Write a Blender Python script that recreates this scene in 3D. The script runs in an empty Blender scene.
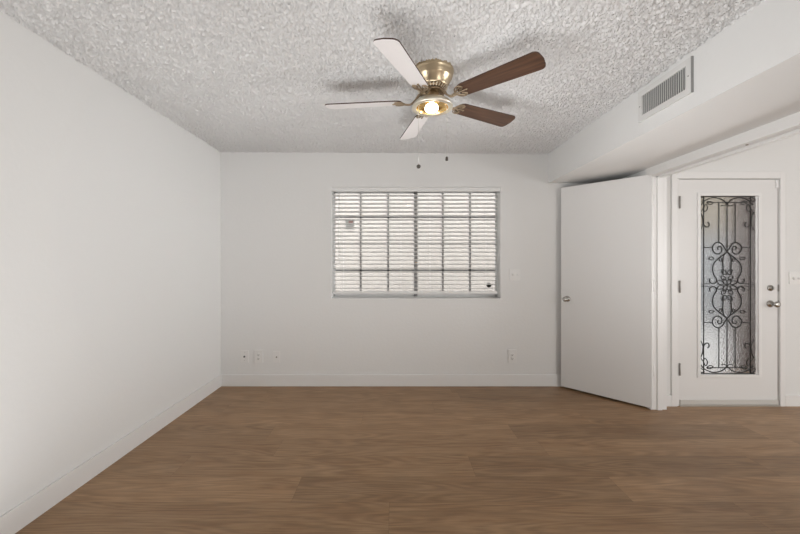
import bpy, bmesh, math, random
from mathutils import Vector, Matrix, noise as mnoise
random.seed(4)
C = bpy.context.scene
COL = C.collection
PI = math.pi

# ------------------------------------------------------------------ camera
F = 356.0; VX = 394.0; VY = 263.0; CH = 1.277
cam = bpy.data.cameras.new('camera'); cam.sensor_width = 36.0
cam.lens = F / 800.0 * 36.0
cam.shift_x = (400 - VX) / 800.0
cam.shift_y = -(267 - VY) / 800.0
cam.clip_start = 0.05
co = bpy.data.objects.new('camera', cam); COL.objects.link(co)
co.location = (0, 0, CH); co.rotation_euler = (PI / 2, 0, 0)
C.camera = co

# ------------------------------------------------------------------ world, lights, exposure
w = bpy.data.worlds.new('sky'); C.world = w; w.use_nodes = True
bg = w.node_tree.nodes['Background']
bg.inputs[0].default_value = (0.97, 0.985, 1.0, 1); bg.inputs[1].default_value = 3.4

def area(name, loc, rot, sx, sy, power, col):
    l = bpy.data.lights.new(name, 'AREA'); l.shape = 'RECTANGLE'; l.size = sx; l.size_y = sy
    l.energy = power; l.color = col
    o = bpy.data.objects.new(name, l); COL.objects.link(o); o.location = loc; o.rotation_euler = rot
    return o
# unseen fill lights added in the adjoining room, whose walls have no windows
area('hall_rear_fill', (4.0, -1.9, 1.3), (PI / 2, 0, math.radians(10)), 2.5, 2.0, 80, (0.99, 0.995, 1.0))
area('hall_side_fill', (5.85, 0.4, 1.3), (PI / 2, 0, PI / 2), 3.6, 2.0, 16, (0.99, 0.995, 1.0))
# more fill lights added out of view, aimed at the ceiling and the soffit
area('ceiling_fill', (-0.4, 0.45, 0.05), (PI, 0, 0), 2.7, 1.9, 34, (0.975, 0.985, 1.0))
a = area('hall_opening_fill', (3.8, 1.9, 1.1), (0, 0, 0), 0.9, 0.9, 8, (0.99, 0.995, 1.0)); a.data.spread = math.radians(60)  # added fill, shining through the doorway onto the far left wall
a.rotation_euler = (Vector((-1.8, 3.0, 1.6)) - a.location).to_track_quat('-Z', 'Y').to_euler()
a = area('forward_fill', (0.0, 0.9, 0.05), (0, 0, 0), 3.2, 1.0, 3.8, (0.975, 0.985, 1.0)); a.data.spread = math.radians(44)
a.rotation_euler = (Vector((0.0, 3.0, 2.44)) - a.location).to_track_quat('-Z', 'Y').to_euler()
a = area('soffit_fill', (-1.2, 0.7, 1.0), (0, 0, 0), 1.0, 1.0, 4.5, (0.975, 0.985, 1.0)); a.data.spread = math.radians(60)
a.rotation_euler = (Vector((2.2, 2.4, 2.2)) - a.location).to_track_quat('-Z', 'Y').to_euler()
# fill lights added in the side yard to brighten the window reveals
for (lx, tx, nm) in ((2.7, -0.65, 'yard_fill'), (-2.3, 1.11, 'yard_fill')):
    a = area(nm, (lx, 4.75, 1.5), (0, 0, 0), 0.7, 1.4, 45, (1.0, 1.0, 1.0)); a.data.spread = math.radians(50)
    a.rotation_euler = (Vector((tx, 3.77, 1.48)) - a.location).to_track_quat('-Z', 'Y').to_euler()

C.view_settings.view_transform = 'Standard'; C.view_settings.look = 'None'
C.view_settings.gamma = 1; C.view_settings.use_curve_mapping = False
C.view_settings.exposure = 0.0

# ------------------------------------------------------------------ helpers
def PX(x, Y): return (x - VX) * Y / F
def PZ(y, Y): return CH + (VY - y) * Y / F

def mat(name, col, rough=0.5, metal=0.0, bump=None, coat=0.0, spec=None):
    m = bpy.data.materials.new(name); m.use_nodes = True
    nt = m.node_tree; b = nt.nodes['Principled BSDF']
    b.inputs['Base Color'].default_value = (*col, 1)
    b.inputs['Roughness'].default_value = rough
    b.inputs['Metallic'].default_value = metal
    if coat: b.inputs['Coat Weight'].default_value = coat; b.inputs['Coat Roughness'].default_value = 0.15
    if spec is not None: b.inputs['Specular IOR Level'].default_value = spec
    if bump:
        sc, dist, st = bump
        tc = nt.nodes.new('ShaderNodeTexCoord'); n = nt.nodes.new('ShaderNodeTexNoise')
        n.inputs['Scale'].default_value = sc; n.inputs['Detail'].default_value = 3
        bp = nt.nodes.new('ShaderNodeBump'); bp.inputs['Distance'].default_value = dist; bp.inputs['Strength'].default_value = st
        nt.links.new(tc.outputs['Object'], n.inputs['Vector']); nt.links.new(n.outputs['Fac'], bp.inputs['Height'])
        nt.links.new(bp.outputs['Normal'], b.inputs['Normal'])
    return m

M = {}
M['wall'] = mat('wall_paint', (0.81, 0.805, 0.79), 0.9, bump=(38, 0.004, 0.28), spec=0.2)
M['trim'] = mat('trim_paint', (0.84, 0.83, 0.815), 0.35)
M['leaf'] = mat('door_leaf_paint', (0.80, 0.79, 0.775), 0.42, bump=(14, 0.002, 0.15))
M['vinyl'] = mat('white_vinyl', (0.86, 0.86, 0.85), 0.35)
M['slat'] = mat('blind_slat', (0.86, 0.855, 0.84), 0.4)
M['muntin'] = mat('backlit_muntin', (0.30, 0.295, 0.29), 0.5)  # backlit darkness of bars and meeting stiles put into their grey
M['plate'] = mat('switch_plate', (0.83, 0.82, 0.80), 0.3)
M['dark'] = mat('dark_plastic', (0.03, 0.028, 0.025), 0.5)
M['slot'] = mat('socket_slot', (0.16, 0.14, 0.12), 0.6)
M['duct'] = mat('duct_inside', (0.26, 0.255, 0.25), 0.8)
M['edge_shade'] = mat('grey_edge_shade', (0.30, 0.295, 0.285), 0.7)  # shadow line beside the vent frame, painted as a grey strip
M['louver'] = mat('louver_enamel', (0.74, 0.73, 0.71), 0.6)
M['steel'] = mat('brushed_steel', (0.46, 0.445, 0.42), 0.24, 1.0)
M['hinge'] = mat('hinge_steel', (0.30, 0.285, 0.265), 0.45, 0.3)
M['brass'] = mat('antique_brass', (0.58, 0.47, 0.32), 0.3, 1.0)
M['iron_brass'] = mat('blade_iron_brass', (0.42, 0.33, 0.23), 0.35, 0.9)
M['knob_dark'] = mat('dark_knob', (0.06, 0.05, 0.04), 0.4)
M['brass_pale'] = mat('pale_brass', (0.86, 0.80, 0.68), 0.3, 0.85)
M['brass_gold'] = mat('gold_reflector', (0.80, 0.56, 0.24), 0.25, 1.0)
M['bronze'] = mat('dark_bronze', (0.26, 0.19, 0.12), 0.35, 0.9)
M['iron'] = mat('wrought_iron', (0.02, 0.019, 0.018), 0.6, 0.2)
M['alu'] = mat('aluminium', (0.70, 0.69, 0.66), 0.35, 0.8)
M['sweep'] = mat('door_sweep', (0.62, 0.60, 0.56), 0.5, bump=(60, 0.002, 0.5))
M['bladeglare'] = mat('blade_glare_face', (0.90, 0.865, 0.855), 0.35)  # pale window reflection put into the colour of the blade face
M['stucco'] = mat('outside_stucco', (0.53, 0.478, 0.455), 0.9, bump=(25, 0.01, 0.6))
M['tan'] = mat('outside_tan', (0.15, 0.13, 0.10), 0.9)
M['concrete'] = mat('outside_concrete', (0.33, 0.325, 0.32), 0.9, bump=(20, 0.01, 0.5))
M['post'] = mat('outside_brown_post', (0.035, 0.022, 0.018), 0.8)
M['outgrey'] = mat('outside_grey_wall', (0.15, 0.155, 0.16), 0.9)
M['pink'] = mat('pink_print', (0.75, 0.50, 0.46), 0.6)
M['white'] = mat('white_paper', (0.85, 0.85, 0.84), 0.6)
M['greyprint'] = mat('grey_print', (0.42, 0.42, 0.42), 0.6)

# popcorn ceiling
def ceiling_mat():
    m = bpy.data.materials.new('popcorn_ceiling'); m.use_nodes = True; nt = m.node_tree; N = nt.nodes; L = nt.links
    b = N['Principled BSDF']; b.inputs['Base Color'].default_value = (0.83, 0.82, 0.80, 1); b.inputs['Roughness'].default_value = 0.95
    b.inputs['Specular IOR Level'].default_value = 0.1
    tc = N.new('ShaderNodeTexCoord')
    n1 = N.new('ShaderNodeTexNoise'); n1.inputs['Scale'].default_value = 75; n1.inputs['Detail'].default_value = 4; n1.inputs['Roughness'].default_value = 0.6
    v = N.new('ShaderNodeTexVoronoi'); v.inputs['Scale'].default_value = 85
    L.new(tc.outputs['Object'], n1.inputs['Vector']); L.new(tc.outputs['Object'], v.inputs['Vector'])
    mr = N.new('ShaderNodeMapRange'); mr.inputs[1].default_value = 0.32; mr.inputs[2].default_value = 0.68
    L.new(n1.outputs['Fac'], mr.inputs[0])
    mx = N.new('ShaderNodeMath'); mx.operation = 'MULTIPLY_ADD'; mx.inputs[1].default_value = -0.5
    L.new(v.outputs['Distance'], mx.inputs[0]); L.new(mr.outputs[0], mx.inputs[2])
    bp = N.new('ShaderNodeBump'); bp.inputs['Distance'].default_value = 0.011; bp.inputs['Strength'].default_value = 1.0
    L.new(mx.outputs[0], bp.inputs['Height']); L.new(bp.outputs['Normal'], b.inputs['Normal'])
    return m
M['ceiling'] = ceiling_mat()
M['ceiling_popcorn'] = mat('popcorn_plaster', (0.83, 0.825, 0.815), 0.95, spec=0.1)

# oak vinyl planks: uv = metres inside the plank, attribute 'plank' = random tone of that board
def floor_mat():
    m = bpy.data.materials.new('oak_planks'); m.use_nodes = True; nt = m.node_tree; N = nt.nodes; L = nt.links
    b = N['Principled BSDF']; b.inputs['Roughness'].default_value = 0.42; b.inputs['Specular IOR Level'].default_value = 0.35
    tc = N.new('ShaderNodeTexCoord'); at = N.new('ShaderNodeAttribute'); at.attribute_name = 'plank'
    mp = N.new('ShaderNodeMapping'); mp.inputs['Scale'].default_value = (1.6, 7.0, 1.0)
    off = N.new('ShaderNodeVectorMath'); off.operation = 'MULTIPLY_ADD'
    off.inputs[1].default_value = (31.0, 17.0, 9.0)
    L.new(at.outputs['Vector'], off.inputs[0]); L.new(tc.outputs['Object'], off.inputs[2]); L.new(off.outputs[0], mp.inputs['Vector'])
    n1 = N.new('ShaderNodeTexNoise'); n1.inputs['Scale'].default_value = 1.6; n1.inputs['Detail'].default_value = 5; n1.inputs['Distortion'].default_value = 0.6
    L.new(mp.outputs[0], n1.inputs['Vector'])
    mp2 = N.new('ShaderNodeMapping'); mp2.inputs['Scale'].default_value = (5.0, 90.0, 1.0)
    L.new(off.outputs[0], mp2.inputs['Vector'])
    n2 = N.new('ShaderNodeTexNoise'); n2.inputs['Scale'].default_value = 1.5; n2.inputs['Detail'].default_value = 4
    L.new(mp2.outputs[0], n2.inputs['Vector'])
    # cathedral grain rings
    mp3 = N.new('ShaderNodeMapping'); mp3.inputs['Scale'].default_value = (0.55, 5.0, 1.0)
    L.new(off.outputs[0], mp3.inputs['Vector'])
    n3 = N.new('ShaderNodeTexNoise'); n3.inputs['Scale'].default_value = 1.3; n3.inputs['Detail'].default_value = 1
    L.new(mp3.outputs[0], n3.inputs['Vector'])
    wv = N.new('ShaderNodeMath'); wv.operation = 'MULTIPLY'; wv.inputs[1].default_value = 95.0
    L.new(n3.outputs['Fac'], wv.inputs[0])
    sn = N.new('ShaderNodeMath'); sn.operation = 'SINE'; L.new(wv.outputs[0], sn.inputs[0])
    cr = N.new('ShaderNodeValToRGB')
    e = cr.color_ramp.elements
    e[0].position = 0.28; e[0].color = (0.285, 0.163, 0.082, 1)
    e[1].position = 0.70; e[1].color = (0.380, 0.238, 0.132, 1)
    el = cr.color_ramp.elements.new(0.5); el.color = (0.336, 0.204, 0.108, 1)
    L.new(n1.outputs['Fac'], cr.inputs['Fac'])
    def mul(c, fac_out, a, bb):
        mrr = N.new('ShaderNodeMapRange'); mrr.inputs[1].default_value = a[0]; mrr.inputs[2].default_value = a[1]
        mrr.inputs[3].default_value = bb[0]; mrr.inputs[4].default_value = bb[1]
        L.new(fac_out, mrr.inputs[0])
        vm = N.new('ShaderNodeVectorMath'); vm.operation = 'SCALE'; L.new(c, vm.inputs[0]); L.new(mrr.outputs[0], vm.inputs['Scale'])
        return vm.outputs[0]
    c = mul(cr.outputs['Color'], n2.outputs['Fac'], (0.3, 0.7), (0.84, 1.14))
    c = mul(c, sn.outputs[0], (-1, 1), (0.87, 1.06))
    sx = N.new('ShaderNodeSeparateXYZ'); L.new(at.outputs['Vector'], sx.inputs[0])
    c = mul(c, sx.outputs['X'], (0, 1), (0.86, 1.12))
    # seams
    uv = N.new('ShaderNodeUVMap'); su = N.new('ShaderNodeSeparateXYZ'); L.new(uv.outputs[0], su.inputs[0])
    mn = N.new('ShaderNodeMath'); mn.operation = 'MINIMUM'; L.new(su.outputs[0], mn.inputs[0]); L.new(su.outputs[1], mn.inputs[1])
    c = mul(c, mn.outputs[0], (0.0004, 0.0016), (0.72, 1.0))
    L.new(c, b.inputs['Base Color'])
    bp = N.new('ShaderNodeBump'); bp.inputs['Distance'].default_value = 0.0006; bp.inputs['Strength'].default_value = 0.6
    L.new(n2.outputs['Fac'], bp.inputs['Height']); L.new(bp.outputs['Normal'], b.inputs['Normal'])
    return m
M['floor'] = floor_mat()

def walnut():
    m = bpy.data.materials.new('walnut_blade'); m.use_nodes = True; nt = m.node_tree; N = nt.nodes; L = nt.links
    b = N['Principled BSDF']; b.inputs['Roughness'].default_value = 0.38
    uv = N.new('ShaderNodeUVMap'); mp = N.new('ShaderNodeMapping'); mp.inputs['Scale'].default_value = (2.2, 26, 1)
    L.new(uv.outputs[0], mp.inputs[0])
    n = N.new('ShaderNodeTexNoise'); n.inputs['Scale'].default_value = 2.0; n.inputs['Detail'].default_value = 4
    L.new(mp.outputs[0], n.inputs['Vector'])
    cr = N.new('ShaderNodeValToRGB'); e = cr.color_ramp.elements
    e[0].position = 0.3; e[0].color = (0.060, 0.030, 0.019, 1); e[1].position = 0.72; e[1].color = (0.140, 0.072, 0.042, 1)
    L.new(n.outputs['Fac'], cr.inputs[0]); L.new(cr.outputs[0], b.inputs['Base Color'])
    return m
M['walnut'] = walnut()
M['walnut_edge'] = mat('walnut_edge', (0.07, 0.035, 0.022), 0.5)

def glass(name, rough, bump=None, tint=(1, 1, 1)):
    m = bpy.data.materials.new(name); m.use_nodes = True; nt = m.node_tree; N = nt.nodes; L = nt.links
    b = N['Principled BSDF']; b.inputs['Transmission Weight'].default_value = 1.0
    b.inputs['Roughness'].default_value = rough; b.inputs['IOR'].default_value = 1.45
    b.inputs['Base Color'].default_value = (*tint, 1)
    if bump:
        tc = N.new('ShaderNodeTexCoord'); v = N.new('ShaderNodeTexVoronoi'); v.feature = 'SMOOTH_F1'
        v.inputs['Scale'].default_value = bump[0]
        bp = N.new('ShaderNodeBump'); bp.inputs['Distance'].default_value = bump[1]; bp.inputs['Strength'].default_value = 1
        L.new(tc.outputs['Object'], v.inputs['Vector']); L.new(v.outputs['Distance'], bp.inputs['Height'])
        L.new(bp.outputs['Normal'], b.inputs['Normal'])
    return m
def thin_glass():
    m = bpy.data.materials.new('window_glass'); m.use_nodes = True; nt = m.node_tree; N = nt.nodes; L = nt.links
    N.remove(N['Principled BSDF'])
    t = N.new('ShaderNodeBsdfTransparent'); t.inputs[0].default_value = (0.94, 0.96, 0.95, 1)
    g = N.new('ShaderNodeBsdfGlossy'); g.inputs['Roughness'].default_value = 0.02
    f = N.new('ShaderNodeFresnel'); f.inputs[0].default_value = 1.45
    mx = N.new('ShaderNodeMixShader'); L.new(f.outputs[0], mx.inputs[0]); L.new(t.outputs[0], mx.inputs[1]); L.new(g.outputs[0], mx.inputs[2])
    L.new(mx.outputs[0], N['Material Output'].inputs['Surface'])
    return m
M['lining'] = mat('window_lining', (0.92, 0.92, 0.91), 0.5)
M['glass'] = thin_glass()
M['pebbled'] = glass('pebbled_glass', 0.2, (70, 0.0022), (0.93, 0.93, 0.92))

def emis(name, col, st):
    m = bpy.data.materials.new(name); m.use_nodes = True; b = m.node_tree.nodes['Principled BSDF']
    b.inputs['Base Color'].default_value = (0.9, 0.88, 0.8, 1)
    b.inputs['Emission Color'].default_value = (*col, 1); b.inputs['Emission Strength'].default_value = st
    return m
M['bulb'] = emis('lit_bulb', (1.0, 0.86, 0.62), 9.0)

class MB:
    def __init__(s): s.bm = bmesh.new(); s.uv = None
    def box(s, x0, x1, y0, y1, z0, z1, mi=0, xf=None):
        ps = [Vector((x, y, z)) for z in (z0, z1) for y in (y0, y1) for x in (x0, x1)]
        if xf: ps = [xf @ p for p in ps]
        v = [s.bm.verts.new(p) for p in ps]
        for q in ((0, 2, 3, 1), (4, 5, 7, 6), (0, 1, 5, 4), (1, 3, 7, 5), (3, 2, 6, 7), (2, 0, 4, 6)):
            f = s.bm.faces.new([v[i] for i in q]); f.material_index = mi
        return s
    def poly(s, pts, mi=0):
        f = s.bm.faces.new([s.bm.verts.new(p) for p in pts]); f.material_index = mi; return f
    def prism(s, pts, vec, mi=0):
        a = [s.bm.verts.new(Vector(p)) for p in pts]; b = [s.bm.verts.new(Vector(p) + Vector(vec)) for p in pts]
        n = len(a)
        s.bm.faces.new(a[::-1]).material_index = mi; s.bm.faces.new(b).material_index = mi
        for i in range(n):
            s.bm.faces.new((a[i], a[(i + 1) % n], b[(i + 1) % n], b[i])).material_index = mi
        return s
    def lathe(s, prof, c, axis='Z', seg=40, xf=None, mi=0, cap=True):
        rings = []
        c = Vector(c)
        for r, h in prof:
            ring = []
            for k in range(seg):
                a = 2 * PI * k / seg
                if axis == 'Z': p = Vector((r * math.cos(a), r * math.sin(a), h))
                elif axis == 'Y': p = Vector((r * math.cos(a), h, r * math.sin(a)))
                else: p = Vector((h, r * math.cos(a), r * math.sin(a)))
                if xf: p = xf @ p
                ring.append(s.bm.verts.new(c + p))
            rings.append(ring)
        for i in range(len(rings) - 1):
            for k in range(seg):
                f = s.bm.faces.new((rings[i][k], rings[i][(k + 1) % seg], rings[i + 1][(k + 1) % seg], rings[i + 1][k])); f.smooth = True; f.material_index = mi
        for ring in ((rings[0][::-1], rings[-1]) if cap else ()):
            s.bm.faces.new(ring).material_index = mi
        return s
    def tube(s, pts, r, seg=6, closed=False, flat=1.0):
        pts = [Vector(p) for p in pts]; n = len(pts); rings = []
        up0 = None
        for i, p in enumerate(pts):
            a = pts[i - 1] if (i > 0 or closed) else p
            b = pts[(i + 1) % n] if (i < n - 1 or closed) else p
            d = (b - a).normalized()
            if up0 is None:
                up0 = Vector((0, 0, 1)) if abs(d.z) < 0.9 else Vector((1, 0, 0))
            u = (up0 - d * up0.dot(d))
            u = u.normalized() if u.length > 1e-6 else d.orthogonal().normalized()
            v = d.cross(u); up0 = u
            rings.append([s.bm.verts.new(p + (u * math.cos(2 * PI * k / seg) * flat + v * math.sin(2 * PI * k / seg)) * r) for k in range(seg)])
        m = n if closed else n - 1
        for i in range(m):
            A = rings[i]; B = rings[(i + 1) % n]
            for k in range(seg):
                f = s.bm.faces.new((A[k], A[(k + 1) % seg], B[(k + 1) % seg], B[k])); f.smooth = True
        if not closed:
            s.bm.faces.new(rings[0][::-1]); s.bm.faces.new(rings[-1])
        return s
    def ball(s, c, r, seg=20, sz=1.0):
        prof = [(max(1e-4, r * math.sin(PI * i / 12)), -r * sz * math.cos(PI * i / 12)) for i in range(13)]
        return s.lathe(prof, c, seg=seg)
    def build(s, name, mats, parent=None, bevel=0.0, origin=None):
        if not isinstance(mats, (list, tuple)): mats = [mats]
        bm = s.bm
        bmesh.ops.recalc_face_normals(bm, faces=bm.faces)
        if bevel:
            es = [e for e in bm.edges if len(e.link_faces) == 2 and e.calc_face_angle(0) > 0.6]
            bmesh.ops.bevel(bm, geom=es, offset=bevel, segments=2, affect='EDGES', profile=0.7)
        vs = [v.co for v in bm.verts]
        mn = Vector((min(v.x for v in vs), min(v.y for v in vs), min(v.z for v in vs)))
        mx = Vector((max(v.x for v in vs), max(v.y for v in vs), max(v.z for v in vs)))
        org = Vector(origin) if origin else Vector(((mn.x + mx.x) / 2, (mn.y + mx.y) / 2, mn.z))
        bmesh.ops.translate(bm, vec=-org, verts=bm.verts)
        me = bpy.data.meshes.new(name); bm.to_mesh(me); bm.free()
        for m in mats: me.materials.append(m if not isinstance(m, str) else M[m])
        o = bpy.data.objects.new(name, me); COL.objects.link(o)
        base = Vector((0, 0, 0))
        p = parent
        while p is not None: base += p.location; p = p.parent
        o.parent = parent; o.location = org - base
        return o

def struct(o): o['kind'] = 'structure'; return o
def empty(name, loc, parent=None):
    o = bpy.data.objects.new(name, None); COL.objects.link(o); o.location = loc; o.empty_display_size = 0.1
    if parent: o.parent = parent
    return o
def tag(o, label, cat, group=None):
    o['label'] = label; o['category'] = cat
    if group: o['group'] = group
    return o
def spline(pts, n=6, closed=False):
    P = [Vector(p) for p in pts]; out = []; m = len(P)
    def g(i): return P[i % m] if closed else P[max(0, min(m - 1, i))]
    for i in range(m if closed else m - 1):
        a, b, c, d = g(i - 1), g(i), g(i + 1), g(i + 2)
        for k in range(n):
            t = k / n
            out.append(0.5 * ((2 * b) + (c - a) * t + (2 * a - 5 * b + 4 * c - d) * t * t + (3 * b - a - 3 * c + d) * t ** 3))
    if not closed: out.append(P[-1])
    return out

# ------------------------------------------------------------------ dimensions
XL, YB, ZC = -1.80, 3.697, 2.44
SX, SZ = 1.60, 2.105                 # soffit side and underside
XR, XR2 = 2.235, 2.375               # dividing wall, both faces
YJ = 3.10                            # far jamb of the double door opening
YJ0 = 1.45                           # near jamb
ZH = 2.035                           # head of that opening
YH = 3.18                            # wall with the entry door
XH = 5.9; YR = -2.3
T = 0.16

# ------------------------------------------------------------------ structure
def floor_mesh():
    bm = bmesh.new(); uvl = bm.loops.layers.uv.new('UVMap'); al = bm.loops.layers.float_color.new('plank')
    W = 0.2286; Ln = 1.829
    known = {0: -0.55, 1: 0.49, 2: -0.80, 3: 0.9, 4: -0.26, 5: 0.35, 6: -1.2, 7: 0.57, -1: -0.025, -2: 0.8, -3: -0.9}
    r0 = math.floor((YR - T - 1.90) / W); r1 = math.ceil((YB + 0.2 - 1.90) / W)
    for r in range(r0, r1):
        y0 = 1.90 + r * W; y1 = y0 + W
        off = known.get(r, random.uniform(-0.9, 0.9))
        k0 = math.floor((-2.0 - off) / Ln) - 1
        for k in range(k0, k0 + 7):
            x0 = max(off + k * Ln, XL - T); x1 = min(off + (k + 1) * Ln, XH + T)
            if x1 <= x0: continue
            rnd = (random.random(), random.random(), random.random(), 1)
            nx = 8
            # split the board so that the distance to its edges can be interpolated linearly
            xs = [x0, x0 + 0.01, (x0 + x1) / 2, x1 - 0.01, x1] if x1 - x0 > 0.05 else [x0, x1]
            ys = [y0, y0 + 0.01, y0 + W / 2, y1 - 0.01, y1]
            for i in range(len(xs) - 1):
                for j in range(4):
                    q = [(xs[i], ys[j]), (xs[i + 1], ys[j]), (xs[i + 1], ys[j + 1]), (xs[i], ys[j + 1])]
                    f = bm.faces.new([bm.verts.new((a, b, 0)) for a, b in q])
                    for lp, (a, b) in zip(f.loops, q):
                        du = min(a - x0, x1 - a, 0.01); dv = min(b - y0, y1 - b, 0.01)
                        lp[uvl].uv = (du, dv); lp[al] = rnd
    me = bpy.data.meshes.new('floor'); bm.to_mesh(me); bm.free(); me.materials.append(M['floor'])
    o = bpy.data.objects.new('floor', me); COL.objects.link(o); return o
struct(floor_mesh())
struct(MB().box(XL - T, XH + T, YR - T, YB + T, -0.16, -0.002).build('floor_slab', 'concrete'))
def popcorn_ceiling(name, x0, x1, y0, y1, step, amp, seed):
    import numpy as np
    rng = np.random.default_rng(seed)
    nx = int((x1 - x0) / step) + 1; ny = int((y1 - y0) / step) + 1
    def blur(a, k):
        for _ in range(k):
            a = (np.roll(a, 1, 0) + 2 * a + np.roll(a, -1, 0)) / 4
            a = (np.roll(a, 1, 1) + 2 * a + np.roll(a, -1, 1)) / 4
        return a
    h = blur(rng.random((ny, nx)), 1); h = (h - h.mean()) / h.std()
    g = blur(rng.random((ny, nx)), 4); g = (g - g.mean()) / g.std()
    h = h * 0.25 + 1.0 * (rng.random((ny, nx)) - .5) / .29
    h = np.clip(0.45 + 0.36 * h + 0.08 * g, 0, 1.3) * amp
    X = np.linspace(x0, x1, nx); Y = np.linspace(y0, y1, ny)
    gx, gy = np.meshgrid(X, Y)
    gx = gx + (rng.random(gx.shape) - .5) * step * .5; gy = gy + (rng.random(gx.shape) - .5) * step * .5
    gx[:, 0] = x0; gx[:, -1] = x1; gy[0] = y0; gy[-1] = y1
    co_ = np.stack([gx, gy, -h + 0.002 - (gx - x0) / (x1 - x0) * 0.018], -1).reshape(-1, 3)
    i0 = (np.arange(ny - 1)[:, None] * nx + np.arange(nx - 1)[None]).ravel()
    fc = np.stack([i0, i0 + nx, i0 + nx + 1, i0 + 1], -1)
    me = bpy.data.meshes.new(name); me.vertices.add(len(co_)); me.vertices.foreach_set('co', co_.ravel().astype('f'))
    me.loops.add(fc.size); me.loops.foreach_set('vertex_index', fc.ravel().astype('i'))
    me.polygons.add(len(fc)); me.polygons.foreach_set('loop_start', (np.arange(len(fc)) * 4).astype('i'))
    me.polygons.foreach_set('loop_total', np.full(len(fc), 4, 'i')); me.update(calc_edges=True); me.validate()
    me.polygons.foreach_set('use_smooth', np.ones(len(me.polygons), bool))
    me.materials.append(M['ceiling_popcorn']); o = bpy.data.objects.new(name, me); COL.objects.link(o); o.location = (0, 0, ZC)
    return o
struct(popcorn_ceiling('ceiling', XL, SX, 0.9, YB, 0.0054, 0.019, 3))
struct(MB().box(XL - T, SX, YR - T, YB + T, ZC + 0.0005, ZC + 0.12).build('ceiling_slab', 'ceiling', origin=(0, 0, ZC)))
struct(MB().box(SX, XR, YR, YB, SZ, ZC + 0.12).build('ceiling_soffit', 'wall'))
struct(MB().box(XR, XH + T, YR - T, YH + T, ZC, ZC + 0.12).build('ceiling_hall', 'ceiling', origin=(0, 0, ZC)))
struct(MB().box(XL - T, XL, YR - T, YB + T, 0, ZC).build('wall_left', 'wall'))
# back wall with the window opening
WX0, WX1 = PX(331, YB), PX(501, YB); WZ0, WZ1 = PZ(299, YB), PZ(186.6, YB)
b = MB()
b.box(XL, WX0, YB, YB + T, 0, ZC); b.box(WX1, XR2, YB, YB + T, 0, ZC)
b.box(WX0, WX1, YB, YB + T, 0, WZ0); b.box(WX0, WX1, YB, YB + T, WZ1, ZC)
struct(b.build('wall_back', 'wall'))
# dividing wall with the double-door opening
b = MB()
b.box(XR, XR2, YJ + 0.012, YB, 0, ZC); b.box(XR, XR2, 0.7, YJ0 - 0.012, 0, ZC); b.box(XR, XR2, YR, 0.7, 2.1, ZC); b.box(XR, XR2, YJ0 - 0.012, YJ + 0.012, ZH + 0.012, ZC)
struct(b.build('wall_right', 'wall'))
# wall with the entry door
DX0, DX1, DZ1 = PX(679.0, 3.185), PX(777.6, 3.185), PZ(179.5, 3.185)
YS = 3.185    # room face of the entry door slab
b = MB()
b.box(XR2, DX0 - 0.03, YH, YH + T, 0, ZC); b.box(DX1 + 0.03, XH, YH, YH + T, 0, ZC); b.box(DX0 - 0.03, DX1 + 0.03, YH, YH + T, DZ1 + 0.03, ZC)
struct(b.build('wall_hall', 'wall'))
struct(MB().box(XH, XH + T, YR - T, YH + T, 0, ZC).build('wall_hall_right', 'wall'))
# rear wall, behind the camera
b = MB().box(XL, XH, YR - T, YR, 0, ZC)
struct(b.build('wall_rear', 'wall'))

# baseboards
def baseboard(name, x0, x1, y0, y1, h=0.12): struct(MB().box(x0, x1, y0, y1, 0, h).build(name, 'trim', bevel=0.003))
baseboard('baseboard_left', XL, XL + 0.013, YR, YB)
baseboard('baseboard_back', XL + 0.013, XR, YB - 0.013, YB)
baseboard('baseboard_right', XR - 0.013, XR, 3.20, YB - 0.013)
baseboard('baseboard_hall', PX(785.8, YH - 0.013), XH, YH - 0.012, YH, 0.098)
baseboard('baseboard_hall_left', XR2, PX(671.9, YH - 0.013), YH - 0.012, YH, 0.098)

# double-door opening: jambs, stops and casing
b = MB()
b.box(XR, XR2, YJ, YJ + 0.012, 0, ZH); b.box(XR, XR2, YJ0 - 0.012, YJ0, 0, ZH); b.box(XR, XR2, YJ0 - 0.012, YJ + 0.012, ZH, ZH + 0.012)
s0, s1 = 2.288, 2.328
b.box(s0, s1, YJ - 0.013, YJ, 0, ZH); b.box(s0, s1, YJ0, YJ0 + 0.013, 0, ZH); b.box(s0, s1, YJ0, YJ, ZH - 0.018, ZH)
struct(b.build('trim_1', 'trim', bevel=0.0015))
b = MB()
b.box(XR - 0.018, XR, YJ0 - 0.06, YJ + 0.04, ZH, SZ)
b.box(XR - 0.018, XR, YJ0 - 0.07, YJ0 - 0.004, 0, ZH)
struct(b.build('trim_2', 'trim', bevel=0.002))
struct(MB().box(XR2, XR2 + 0.015, YJ0 - 0.06, YJ0 - 0.004, 0, ZH + 0.06).box(XR2, XR2 + 0.015, YJ0 - 0.004, YJ + 0.06, ZH + 0.004, ZH + 0.064).build('trim_3', 'trim', bevel=0.002))
# small strikes on the head jamb
tag(MB().lathe([(0.006, -0.003), (0.008, -0.001), (0.008, 0.0)], (2.262, PX(1, 1) * 0 + 2.262 * F / (746.9 - VX), ZH), seg=16).build('ball_catch', 'bronze'),
    'small dark ball catch in the head of the wide doorway', 'door catch')

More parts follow.
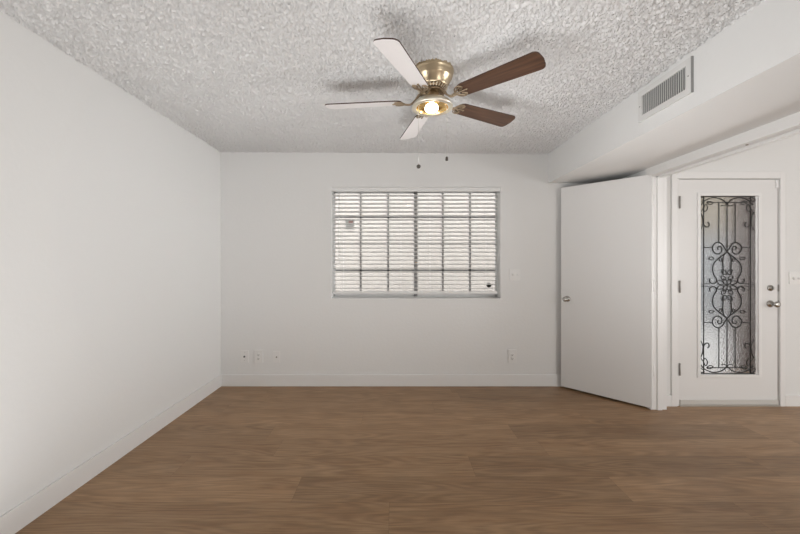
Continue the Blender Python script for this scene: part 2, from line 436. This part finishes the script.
# entry door casing and jamb
b = MB()
YC = YH - 0.013; CX = [PX(v, YC) for v in (672.0, 677.6, 780.6, 785.6)]; CZ0, CZ1 = PZ(178.4, YC), PZ(171.5, YC)
b.box(CX[0], CX[1], YC, YH, 0, CZ1); b.box(CX[2], CX[3], YC, YH, 0, CZ1); b.box(CX[1], CX[2], YC, YH, CZ0, CZ1)
struct(b.build('trim_4', 'trim', bevel=0.003))
b = MB()
b.box(DX0 - 0.03, DX0 - 0.003, YH - 0.001, YH + T, 0, DZ1 + 0.03); b.box(DX1 + 0.006, DX1 + 0.03, YH - 0.001, YH + T, 0, DZ1 + 0.03)
b.box(DX0 - 0.03, DX1 + 0.03, YH - 0.001, YH + T, DZ1 + 0.005, DZ1 + 0.03)
b.box(DX0 - 0.003, DX0 + 0.012, YS + 0.046, YH + T, 0, DZ1); b.box(DX1 - 0.012, DX1 + 0.006, YS + 0.046, YH + T, 0, DZ1)
b.box(DX0, DX1, YS + 0.046, YH + T, DZ1 - 0.012, DZ1 + 0.005)
struct(b.build('trim_5', 'trim'))

# ------------------------------------------------------------------ entry door
GX0, GX1, GZ0, GZ1 = PX(699.4, 3.19), PX(757.3, 3.19), PZ(374.2, 3.19), PZ(196.0, 3.19)
door = empty('door_1', ((DX0 + DX1) / 2, YS, 0)); struct(door)
Y1 = YS + 0.044; zb = 0.012
b = MB()
hx0, hx1, hz0, hz1 = GX0 - 0.022, GX1 + 0.022, GZ0 - 0.022, GZ1 + 0.022
b.box(DX0, hx0, YS, Y1, zb, DZ1); b.box(hx1, DX1, YS, Y1, zb, DZ1); b.box(hx0, hx1, YS, Y1, zb, hz0); b.box(hx0, hx1, YS, Y1, hz1, DZ1)
b.build('door_slab', 'leaf', door)
b = MB(); fw = 0.026
for (x0, x1, z0, z1) in ((GX0 - fw, GX0, GZ0 - fw, GZ1 + fw), (GX1, GX1 + fw, GZ0 - fw, GZ1 + fw), (GX0, GX1, GZ0 - fw, GZ0), (GX0, GX1, GZ1, GZ1 + fw)):
    b.box(x0, x1, YS - 0.011, YS + 0.012, z0, z1)
b.build('glazing_frame', 'trim', door, bevel=0.004)
MB().box(GX0, GX1, YS + 0.012, YS + 0.016, GZ0, GZ1).build('glass_pane', 'pebbled', door)

# wrought iron scrollwork, drawn in one quadrant and mirrored about the centre of the glass
YI = YS + 0.005; SC = YI / F
cx, cz = PX(727.0, YI), PZ(285, YI)
b = MB()
def q(pts, r=0.0050, n=5, both=True, mir=True, close=False):
    for sx in ((1, -1) if mir else (1,)):
        for sz in ((1, -1) if both else (1,)):
            P = [(cx + sx * x * SC, YI, cz + sz * z * SC) for x, z in pts]
            P = [(min(max(p[0], GX0 + .002), GX1 - .002), p[1], min(max(p[2], GZ0 + .002), GZ1 - .002)) for p in P]
            b.tube(spline(P, n, close) if len(P) > 2 else P, r, 5, closed=close)
def leafl(x, z, a, L=4.2, Wd=1.5, mir=True, both=True):
    a = math.radians(a); u = (math.cos(a), math.sin(a)); v = (-u[1], u[0]); pts = []
    for t, s_ in ((-1, 0), (-.5, .8), (0, 1), (.5, .75), (1, 0), (.5, -.75), (0, -1), (-.5, -.8)):
        pts.append((x + u[0] * t * L / 2 * 1.25 + v[0] * s_ * Wd, z + u[1] * t * L / 2 * 1.25 + v[1] * s_ * Wd))
    q(pts, 0.0042, 3, both, mir, True)
q([(23.3, -88.6), (23.3, 88.6)], 0.0044, both=False)
q([(8.1, 42), (8.1, 82.7)], 0.0042); q([(0, 33.4), (0, 82.7)], 0.0044, mir=False)
q([(-20, 82.7), (20, 82.7)], 0.0040, mir=False)
q([(-28, 88.4), (28, 88.4)], 0.0042, mir=False)
q([(14.4, 37.5), (23.3, 37.5)], 0.0040); q([(17.5, 1.2), (28, 1.2)], 0.0038)
q([(0, 33.4), (3.0, 38), (5.2, 41), (8.4, 42.8), (12, 41.6), (14.4, 38.3), (14.0, 34.3), (11.2, 31.4), (8, 31.2), (5.6, 33.2), (5.2, 36.6), (7, 38.8), (9.2, 37.6), (8.8, 35.2)])
q([(0, 33.4), (3.75, 30.2), (9.0, 26.2), (13.2, 21.4), (14.4, 15.6), (13.0, 10), (10.6, 6), (11.5, 2.4), (14.8, 1.6), (17.4, 3.6), (16.8, 6.6)])
q([(0, 33.4), (3.2, 29.5), (4.2, 24), (3.9, 17), (4.0, 10)])
leafl(15.6, 26.6, 5); leafl(6.6, 25.6, 60, 3.8, 1.2)
leafl(3.0, 13.0, 50, 5.2, 1.9); leafl(3.6, 7.0, 42, 4.8, 1.8); leafl(6.5, 2.4, 15, 6.0, 1.9); leafl(2.0, 3.2, 62, 5.4, 1.8)
q([(26.0, 80), (22.5, 84), (15, 87.2), (8, 86.6), (3, 84.2), (0, 80.5)])
q([(0, 80.8), (3, 79.2), (6, 80)], 0.0038)
leafl(21.6, 77, 100, 6, 2.0); leafl(25.6, 85.5, 150, 5, 1.7); leafl(17.2, 82.2, 12, 5, 1.6)
q([(27, 73), (24.5, 68), (23.8, 62), (21.6, 58.6), (18.8, 58.2), (17.8, 61), (19.4, 63)])
q([(23.8, 62), (25.5, 57), (27.5, 54.5)], 0.0038)
q([(21.5, 81), (24, 76), (27, 72)], 0.0038)
b.build('iron_scrollwork', 'iron', door)
# bottom sweep, lock, knob and hinges of the door
MB().box(DX0 + 0.004, DX1 - 0.004, YS - 0.012, YS, 0.014, 0.055).build('door_sweep', 'sweep', door, bevel=0.002)
MB().box(DX0 - 0.003, DX1 + 0.006, YS - 0.018, YH + T, 0.001, 0.012).build('threshold', 'alu', door)
RY = Matrix.Rotation(0, 4, 'X')
kx = PX(770.0, YS)
zd, zk = PZ(288, YS), PZ(303.8, YS)
MB().lathe([(0.027, 0), (0.027, -0.008), (0.022, -0.014), (0.012, -0.016), (0.012, -0.022), (0.004, -0.022)], (kx, YS, zd), 'Y', 24).box(kx - 0.004, kx + 0.004, YS - 0.036, YS - 0.018, zd - 0.012, zd + 0.012).build('deadbolt', 'steel', door)
kn = MB().lathe([(0.031, 0), (0.031, -0.006), (0.022, -0.012), (0.011, -0.016), (0.010, -0.036), (0.020, -0.044), (0.027, -0.056), (0.026, -0.066), (0.018, -0.072), (0.006, -0.073)], (kx, YS, zk), 'Y', 28).build('door_knob', 'steel', door)
for z in (zd, zk):
    MB().box(DX1 + 0.0005, DX1 + 0.0055, YH - 0.002, YS + 0.03, z - 0.03, z + 0.03).build('strike_plate', 'hinge', door)
for yy in (202.5, 286.5, 369):
    z = PZ(yy, YS)
    MB().tube([(DX0 - 0.003, YS - 0.014, z - 0.054), (DX0 - 0.003, YS - 0.012, z + 0.054)], 0.0062, 10).build('hinge', 'hinge', door)
MB().box(PX(775.3, YS), PX(777.2, YS), YS - 0.012, YS, PZ(188, YS), PZ(180.3, YS)).build('contact_sensor', 'white', door, bevel=0.002)

# ------------------------------------------------------------------ open door leaf
hc = Vector((PX(651.7, 3.08), 3.08, 0)); fc = Vector((PX(561.0, 3.64), 3.64, 0))
u = (fc - hc).normalized(); n = Vector((-u.y, u.x, 0))
if n.y < 0: n = -n                  # points to the back corner
Lw = (fc - hc).length
leafm = Matrix(((u.x, n.x, 0, hc.x), (u.y, n.y, 0, hc.y), (0, 0, 1, 0), (0, 0, 0, 1)))
d2 = empty('door_2', (hc.x, hc.y, 0)); struct(d2)
MB().box(0, Lw, 0, 0.035, 0.02, 2.045, xf=leafm).build('door_leaf', 'leaf', d2, bevel=0.0015)
kd = Lw - 0.062; zk2 = PZ(298.8, 3.6)
xr = leafm.to_3x3()
def knob_at(side):
    s = MB(); base = leafm @ Vector((kd, 0 if side < 0 else 0.035, zk2))
    prof = [(0.030, 0), (0.030, 0.006), (0.021, 0.012), (0.011, 0.016), (0.010, 0.030), (0.020, 0.038), (0.026, 0.050), (0.025, 0.059), (0.016, 0.065), (0.005, 0.066)]
    s.lathe([(r, h * side) for r, h in prof], base, 'Y', 28, xf=xr)
    return s.build('door_knob', 'steel', d2)
knob_at(-1)
for yy in (200, 286, 371):
    z = CH + (VY - yy) / 115.6
    p0 = leafm @ Vector((-0.006, 0.040, 0))
    h = MB(); h.tube([(p0.x, p0.y, z - 0.05), (p0.x, p0.y, z + 0.05)], 0.007, 10)
    h.box(-0.0015, 0, 0.003, 0.034, z - 0.045, z + 0.045, xf=leafm)
    h.box(XR + 0.003, s0 - 0.004, YJ - 0.002, YJ, z - 0.045, z + 0.045)
    h.build('hinge', 'trim', d2)

# ------------------------------------------------------------------ window
win = empty('window_1', ((WX0 + WX1) / 2, YB + 0.12, WZ0)); struct(win)
YW = YB + 0.155
b = MB(); fr = 0.009
for (x0, x1, z0, z1) in ((WX0, WX0 + fr, WZ0, WZ1), (WX1 - fr, WX1, WZ0, WZ1), (WX0 + fr, WX1 - fr, WZ0, WZ0 + fr + 0.004), (WX0 + fr, WX1 - fr, WZ1 - fr, WZ1)):
    b.box(x0, x1, YW - 0.03, YW + 0.04, z0, z1)
b.build('window_frame', 'vinyl', win, bevel=0.003)
xm = PX(415.8, YW)
for (x0, x1, yy) in ((WX0 + fr, xm + 0.02, YW + 0.016), (xm - 0.02, WX1 - fr, YW)):
    z0, z1 = WZ0 + fr, WZ1 - fr
    s = MB(); sw = 0.022
    left = x0 < xm - 0.1
    s.box(x0, x1, yy - 0.008, yy + 0.008, z0, z0 + 0.045); s.box(x0, x1, yy - 0.008, yy + 0.008, z1 - 0.03, z1)
    if left: s.box(x0, x0 + 0.008, yy - 0.008, yy + 0.008, z0, z1)
    else: s.box(x1 - 0.008, x1, yy - 0.008, yy + 0.008, z0, z1)
    sash = s.build('sash', 'vinyl', win)
    s = MB()
    if left: s.box(x1 - 0.036, x1, yy - 0.008, yy + 0.008, z0, z1)
    else: s.box(x0, x0 + 0.036, yy - 0.010, yy + 0.006, z0, z1)
    s.build('meeting_stile', 'muntin', sash)
    s = MB()
    for px in ((360.7, 388.2) if left else (442.8, 470)):
        X = PX(px, yy); s.box(X - 0.0105, X + 0.0105, yy - 0.005, yy + 0.005, z0, z1)
    for py in (217, 243.8, 270.3):
        Z = PZ(py, yy); s.box(x0, x1, yy - 0.005, yy + 0.005, Z - 0.0105, Z + 0.0105)
    s.build('muntin_grid', 'muntin', sash)
    gp = MB().box(x0, x1, yy + 0.009, yy + 0.012, z0, z1).build('pane', 'glass', sash)
    if left:
        s = MB()
        s.box(PX(345.5, yy), PX(354, yy), yy + 0.0065, yy + 0.008, PZ(229.5, yy), PZ(219.5, yy))
        s.build('sticker', 'white', sash)
        MB().box(PX(348.6, yy), PX(353, yy), yy + 0.005, yy + 0.0064, PZ(223.2, yy), PZ(219.8, yy)).build('pink_label', 'pink', sash)
        MB().box(PX(347, yy), PX(353, yy), yy + 0.005, yy + 0.0064, PZ(231.8, yy), PZ(230.6, yy)).build('grey_label', 'greyprint', sash)
    else:
        c = (PX(489, yy), yy - 0.0, PZ(285.2, yy))
        MB().lathe([(0.027, 0.0075), (0.027, 0.0055), (0.019, 0.0055), (0.019, 0.0075)], c, 'Y', 28).box(c[0] - 0.02, c[0] + 0.02, yy + 0.0055, yy + 0.0075, c[2] - 0.002, c[2] + 0.005).build('round_sticker', 'dark', sash)
b = MB(); lt = 0.003
b.box(WX0, WX0 + lt, YB, YW - 0.03, WZ0, WZ1); b.box(WX1 - lt, WX1, YB, YW - 0.03, WZ0, WZ1); b.box(WX0 + lt, WX1 - lt, YB, YW - 0.03, WZ1 - lt, WZ1)
b.build('reveal_lining', 'lining', win)
# sill board
MB().box(WX0 + 0.003, WX1 - 0.003, YB - 0.004, YW - 0.03, WZ0, WZ0 + 0.006).build('window_sill', 'lining', win, bevel=0.002)

# ------------------------------------------------------------------ blind
YBL = YB + 0.045
blind = empty('window_blind', ((WX0 + WX1) / 2, YBL, WZ0))
tag(blind, 'white horizontal slat window blind lowered over the bright window', 'window blind')
bx0, bx1 = PX(333.3, YBL), PX(496.6, YBL)
MB().box(WX0 + 0.005, WX1 - 0.005, YB + 0.002, YB + 0.012, PZ(191.4, YB), WZ1 - 0.006).build('valance', 'slat', blind, bevel=0.002)
MB().box(bx0, bx1, YBL - 0.025, YBL + 0.027, PZ(191.0, YBL), WZ1 - 0.008).build('headrail', 'slat', blind)
b = MB(); z = PZ(195.6, YBL); pitch = 0.0422; k = 0
zlow = PZ(291.0, YBL)
while z > zlow + 0.012:
    jit = random.uniform(-.0002, .0002); tl = -0.0042
    pr = []
    for (y, dz) in ((-0.025, -tl), (-0.012, -tl * .45 + 0.0012), (0.0, 0.0018), (0.012, tl * .45 + 0.0012), (0.025, tl)):
        pr.append((bx0, YBL + y, z + dz + jit))
    low = [(p[0], p[1], p[2] - 0.0040) for p in pr[::-1]]
    b.prism(pr + low, (bx1 - bx0, 0, 0))
    z -= pitch
b.build('slats', 'slat', blind)
MB().box(bx0, bx1 + 0.004, YBL - 0.026, YBL + 0.026, PZ(293.6, YBL), zlow).build('bottom_rail', 'slat', blind, bevel=0.003)
for px in (343.6, 401, 430, 486):
    X = PX(px, YBL)
    MB().box(X - 0.0012, X + 0.0012, YBL - 0.0285, YBL - 0.027, zlow, PZ(191, YBL)).box(X - 0.0012, X + 0.0012, YBL + 0.027, YBL + 0.0285, zlow, PZ(191, YBL)).build('ladder_cord', 'slat', blind)
X = PX(339.2, YBL - 0.034)
wand = MB().tube([(X, YBL - 0.034, PZ(192, YBL)), (X, YBL - 0.034, PZ(264, YBL))], 0.0035, 8).build('tilt_wand', 'louver', blind)

# ------------------------------------------------------------------ outside
YO = 5.3
struct(MB().box(-6, 2.3, YO, YO + 0.2, -0.2, 4.2).build('wall_outside', 'stucco'))
struct(MB().box(-8, 14, YB + T + 0.001, 12, -0.3, -0.12).build('ground_outside', 'concrete'))
struct(MB().box(2.7, 14, 8.0, 8.2, -0.2, 1.95).build('wall_outside_far', 'outgrey'))
struct(MB().box(2.7, 14, 7.9, 8.25, 1.95, 4.0).build('wall_outside_upper', 'tan'))
b = MB()
b.box(4.10, 4.70, 4.15, 4.35, -0.12, 2.7)
struct(b.build('wall_outside_brown', 'post'))

# ------------------------------------------------------------------ ceiling fan
FX, FY = 0.228, 2.12; ZP = 2.241
fan = empty('ceiling_fan', (FX, FY, ZC))
tag(fan, 'brass ceiling fan with three pale and two brown blades and a lit bulb', 'ceiling fan')
FC = (FX, FY, 0)
MB().lathe([(0.104, 2.44), (0.118, 2.434), (0.125, 2.422), (0.126, 2.402), (0.119, 2.396), (0.122, 2.388), (0.116, 2.382), (0.118, 2.372), (0.113, 2.366), (0.104, 2.348), (0.091, 2.325), (0.090, 2.318), (0.05, 2.317)], FC, seg=64).build('motor_housing', 'brass', fan)
rot = MB().lathe([(0.05, 2.3165), (0.084, 2.3165), (0.084, 2.314), (0.064, 2.296), (0.03, 2.295)], FC, seg=48).build('vent_ring', 'bronze', fan)
for k in range(1):
    b = MB()
    for k in range(28):
        a = 2 * PI * k / 28; R = Matrix.Translation(Vector((FX, FY, 0))) @ Matrix.Rotation(a, 4, 'Z')
        b.prism([R @ Vector(p) for p in ((0.062, -0.0040, 2.292), (0.064, -0.0040, 2.300), (0.088, -0.0040, 2.3165), (0.090, -0.0040, 2.311))], (R.to_3x3() @ Vector((0, 0.0056, 0))))
    b.build('vent_fins', 'brass_pale', rot)
MB().lathe([(0.03, 2.300), (0.074, 2.298), (0.076, 2.288), (0.070, 2.284), (0.03, 2.283)], FC, seg=40).build('flywheel', 'bronze', fan)
MB().lathe([(0.03, 2.290), (0.041, 2.286), (0.043, 2.275), (0.043, 2.256), (0.046, 2.250), (0.03, 2.249)], FC, seg=40).build('switch_housing', 'brass', fan)
MB().lathe([(0.03, 2.252), (0.055, 2.250), (0.085, 2.242), (0.108, 2.228), (0.118, 2.214), (0.122, 2.206), (0.122, 2.200), (0.116, 2.195), (0.102, 2.195), (0.094, 2.199), (0.0935, 2.2005), (0.11, 2.206), (0.10, 2.224), (0.05, 2.243), (0.03, 2.245)], FC, seg=64, cap=False).build('light_pan', 'brass_pale', fan)
MB().lathe([(0.0935, 2.200), (0.088, 2.214), (0.070, 2.227), (0.045, 2.233), (0.02, 2.234), (0.02, 2.236), (0.045, 2.235), (0.072, 2.229), (0.090, 2.215), (0.0955, 2.200)], FC, seg=56, cap=False).build('reflector', 'brass_gold', fan)
MB().lathe([(0.012, 2.233), (0.016, 2.228), (0.022, 2.222), (0.034, 2.214), (0.040, 2.203), (0.040, 2.193), (0.033, 2.182), (0.020, 2.176), (0.004, 2.174)], (FX - 0.004, FY, 0), seg=32).build('light_bulb', 'bulb', fan)

def blade_mesh(ang, white):
    R = Matrix.Translation(Vector((FX, FY, ZP))) @ Matrix.Rotation(ang, 4, 'Z') @ Matrix.Rotation(math.radians(-12), 4, 'X')
    s = MB(); uvl = s.bm.loops.layers.uv.new('UVMap')
    out = []
    r0, r1 = 0.185, 0.652
    hw0, hw1 = 0.050, 0.064
    # outline: root rounded, gently widening, tip nearly square with rounded corners
    pts = [(r0 + 0.03, hw0)] + [(r0 + 0.03 + (r1 - 0.04 - r0 - 0.03) * t, hw0 + (hw1 - hw0) * t) for t in (0.33, 0.66, 1.0)]
    for a in (85, 60, 35, 10):
        pts.append((r1 - 0.033 + 0.028 * math.cos(math.radians(a)), hw1 - 0.028 + 0.028 * math.sin(math.radians(a))))
    pts.append((r1, 0))
    half = pts
    root = [(r0 + 0.012, hw0 - 0.008), (r0, hw0 - 0.022), (r0 - 0.004, 0)]
    outl = half + [(x, -y) for x, y in half[:-1][::-1]] + [(x, -y) for x, y in root[:-1]] + [root[2]] + root[:-1][::-1]
    th = 0.0032
    lo = [s.bm.verts.new(R @ Vector((x, y, -th))) for x, y in outl]; hi = [s.bm.verts.new(R @ Vector((x, y, th))) for x, y in outl]
    fl = s.bm.faces.new(lo[::-1]); fh = s.bm.faces.new(hi)
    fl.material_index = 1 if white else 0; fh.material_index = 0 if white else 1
    for f, o_ in ((fl, outl[::-1]), (fh, outl)):
        for lp, (x, y) in zip(f.loops, o_): lp[uvl].uv = (x + ang, y)
    m = len(lo)
    for i in range(m): s.bm.faces.new((lo[i], lo[(i + 1) % m], hi[(i + 1) % m], hi[i])).material_index = 2
    o = s.build('blade', ['walnut', 'bladeglare', 'walnut_edge'], fan, origin=(FX, FY, ZP))
    # decorative blade iron
    b = MB()
    def pt(r, t, dz=0): return R @ Vector((r, t, dz))
    Rn = Matrix.Translation(Vector((FX, FY, 0))) @ Matrix.Rotation(ang, 4, 'Z')
    for sg in (-1, 1):
        b.tube(spline([Rn @ Vector((0.055, 0.012 * sg, 2.290)), Rn @ Vector((0.082, 0.012 * sg, 2.276)), Rn @ Vector((0.100, 0.010 * sg, 2.250)), pt(0.132, 0.006 * sg, -0.014), pt(0.165, 0.010 * sg, -0.011), pt(0.195, 0.028 * sg, -0.0075), pt(0.222, 0.036 * sg, -0.0068)], 5), 0.0048, 6)
        b.tube(spline([pt(0.165, 0.010 * sg, -0.009), pt(0.178, 0.034 * sg, -0.008), pt(0.200, 0.044 * sg, -0.0072), pt(0.214, 0.040 * sg, -0.007), pt(0.222, 0.028 * sg, -0.007), pt(0.212, 0.016 * sg, -0.007), pt(0.196, 0.014 * sg, -0.007)], 4), 0.0038, 6)
        b.lathe([(0.006, -0.0065), (0.006, -0.0095), (0.003, -0.011)], pt(0.212, 0.030 * sg), 'Z', 10, xf=R.to_3x3())
    b.tube(spline([pt(0.132, 0, -0.012), pt(0.17, 0, -0.010), pt(0.20, 0, -0.0078), pt(0.235, 0, -0.007)], 4), 0.0045, 6)
    b.lathe([(0.006, -0.0065), (0.006, -0.0095), (0.003, -0.011)], pt(0.235, 0), 'Z', 10, xf=R.to_3x3())
    b.build('blade_iron', 'iron_brass', o)
A0 = 173.2
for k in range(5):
    blade_mesh(math.radians(A0 + 72 * k), white=k in (0, 1, 4))  # three undersides carry the painted reflection, two stay walnut
# pull chains
for (px, yb, dy, shape) in ((418.6, 164.6, -0.02, 'ball'), (446.8, 156.6, 0.0, 'cap')):
    Yc = FY + dy; X = PX(px, Yc); zb_ = PZ(yb, Yc)
    ch = MB(); z = 2.262; 
    xs = FX + (0.043 if X > FX else -0.043)
    ch.tube(spline([(xs, Yc, 2.262), (X * .4 + xs * .6, Yc, 2.262), (X, Yc, 2.19), (X, Yc, 2.10), (X, Yc, zb_)], 4), 0.0013, 5)
    c_ = ch.build('pull_chain', 'alu', fan)
    if shape == 'ball': MB().ball((X, Yc, zb_ - 0.011), 0.0125, 16).build('pull_knob', 'knob_dark', c_)
    else: MB().lathe([(0.003, 0), (0.007, -0.003), (0.0085, -0.020), (0.0075, -0.024), (0.002, -0.025)], (X, Yc, zb_), seg=16).build('pull_knob', 'knob_dark', c_)

# ------------------------------------------------------------------ vent grille on the soffit
gy0, gy1, gz0, gz1 = 1.938, 2.283, 2.223, 2.348
vent = empty('air_vent', (SX, (gy0 + gy1) / 2, gz0)); tag(vent, 'white rectangular air vent with upright louvers on the dropped soffit', 'air vent')
b = MB(); t = 0.034; d = 0.012
for (y0, y1, z0, z1) in ((gy0 - t, gy0, gz0 - t, gz1 + t), (gy1, gy1 + t, gz0 - t, gz1 + t), (gy0, gy1, gz0 - t, gz0), (gy0, gy1, gz1, gz1 + t)):
    b.box(SX - d, SX, y0, y1, z0, z1)
b.build('vent_frame', 'louver', vent)
MB().box(SX - 0.002, SX - 0.0005, gy0, gy1, gz0, gz1).build('duct_opening', 'duct', vent)
MB().box(SX - 0.013, SX - 0.0005, gy0 - t - 0.004, gy0 - t - 0.0005, gz0 - t, gz1 + t).build('shade_strip', 'edge_shade', vent)  # strip added for the shade along the frame's near edge
b = MB(); nl = 22
for i in range(nl):
    y = gy0 + (i + 0.5) * (gy1 - gy0) / nl
    Rm = Matrix.Translation(Vector((SX - 0.007, y, 0))) @ Matrix.Rotation(math.radians(38), 4, 'Z')
    b.box(-0.006, 0.006, -0.0012, 0.0012, gz0, gz1, xf=Rm)
b.build('louvers', 'louver', vent)
for y in (gy0 - t * .5, gy1 + t * .5):
    MB().lathe([(0.004, 0), (0.004, -0.002), (0.002, -0.003)], (SX - d, y, (gz0 + gz1) / 2), 'X', 10).build('screw', 'hinge', vent)

# ------------------------------------------------------------------ wall plates
def plate(name, px0, px1, py0, py1, Y, label, cat, group=None, th=0.006):
    x0, x1, z0, z1 = PX(px0, Y), PX(px1, Y), PZ(py1, Y), PZ(py0, Y)
    e = empty(name, ((x0 + x1) / 2, Y, z0)); tag(e, label, cat, group)
    MB().box(x0, x1, Y - th, Y, z0, z1).build('cover_plate', 'plate', e, bevel=0.002)
    return e, (x0 + x1) / 2, (z0 + z1) / 2
def sockets(e, x, z, Y, th):
    for dz in (-0.020, 0.020):
        o = MB().lathe([(0.0165, 0), (0.0165, -0.002), (0.004, -0.002)], (x, Y - th, z + dz), 'Y', 20).build('socket', 'plate', e)
        s = MB()
        s.box(x - 0.008, x - 0.0055, Y - th - 0.0038, Y - th - 0.0019, z + dz - 0.004, z + dz + 0.006); s.box(x + 0.0055, x + 0.008, Y - th - 0.0038, Y - th - 0.0019, z + dz - 0.004, z + dz + 0.006)
        s.box(x - 0.0025, x + 0.0025, Y - th - 0.0038, Y - th - 0.0019, z + dz - 0.012, z + dz - 0.007)
        s.build('slots', 'slot', o)
e, x, z = plate('coax_plate', 240.7, 248.7, 350.4, 362.4, YB, 'white wall plate with one dark cable jack, leftmost under the window wall', 'cable outlet')
MB().lathe([(0.0085, 0), (0.0085, -0.010), (0.006, -0.012), (0.002, -0.012)], (x + 0.001, YB - 0.006, z), 'Y', 14).build('cable_jack', 'dark', e)
for dz in (-0.042, 0.042): MB().lathe([(0.003, 0), (0.003, -0.001), (0.001, -0.001)], (x, YB - 0.006, z + dz), 'Y', 8).build('screw', 'steel', e)
e, x, z = plate('power_outlet', 255.0, 263.2, 349.8, 362.6, YB, 'white power outlet with two sockets, between the two cable plates', 'power outlet', th=0.014)
sockets(e, x, z, YB, 0.014)
e, x, z = plate('phone_plate', 273.0, 280.0, 351.0, 362.6, YB, 'narrow white wall plate with a small grey jack, right of the left outlet', 'phone jack')
MB().lathe([(0.0075, 0), (0.0075, -0.004), (0.002, -0.005)], (x + 0.003, YB - 0.006, z - 0.002), 'Y', 14).build('phone_jack', 'slot', e)
e, x, z = plate('power_outlet', 508.0, 516.2, 349.4, 362.8, YB, 'white power outlet low on the wall right of the window, beside the open door', 'power outlet', th=0.012)
sockets(e, x, z, YB, 0.012)
def toggle(e, x, z, Y, up):
    s = 1 if up else -1
    MB().prism([(x - 0.004, Y - 0.0065, z - 0.010), (x - 0.004, Y - 0.0065, z + 0.010), (x - 0.004, Y - 0.020, z + 0.012 * s + 0.003), (x - 0.004, Y - 0.020, z + 0.012 * s - 0.003)][::s], (0.009, 0, 0)).build('toggle', 'plate', e)
    MB().box(x - 0.006, x + 0.007, Y - 0.0072, Y - 0.006, z - 0.013, z + 0.013).build('toggle_slot', 'slot' if False else 'louver', e)
e, x, z = plate('light_switch', 509.3, 520.3, 269.2, 280.6, YB, 'square white double light switch beside the window, one toggle up and one down', 'light switch')
toggle(e, x - 0.023, z, YB, True); toggle(e, x + 0.023, z, YB, False)
e, x, z = plate('light_switch', 788.8, 807.6, 271.8, 284.2, YH, 'wide white triple light switch on the wall right of the entry door', 'light switch')
for dx in (-0.050, -0.004, 0.042): toggle(e, x + dx, z, YH, False)
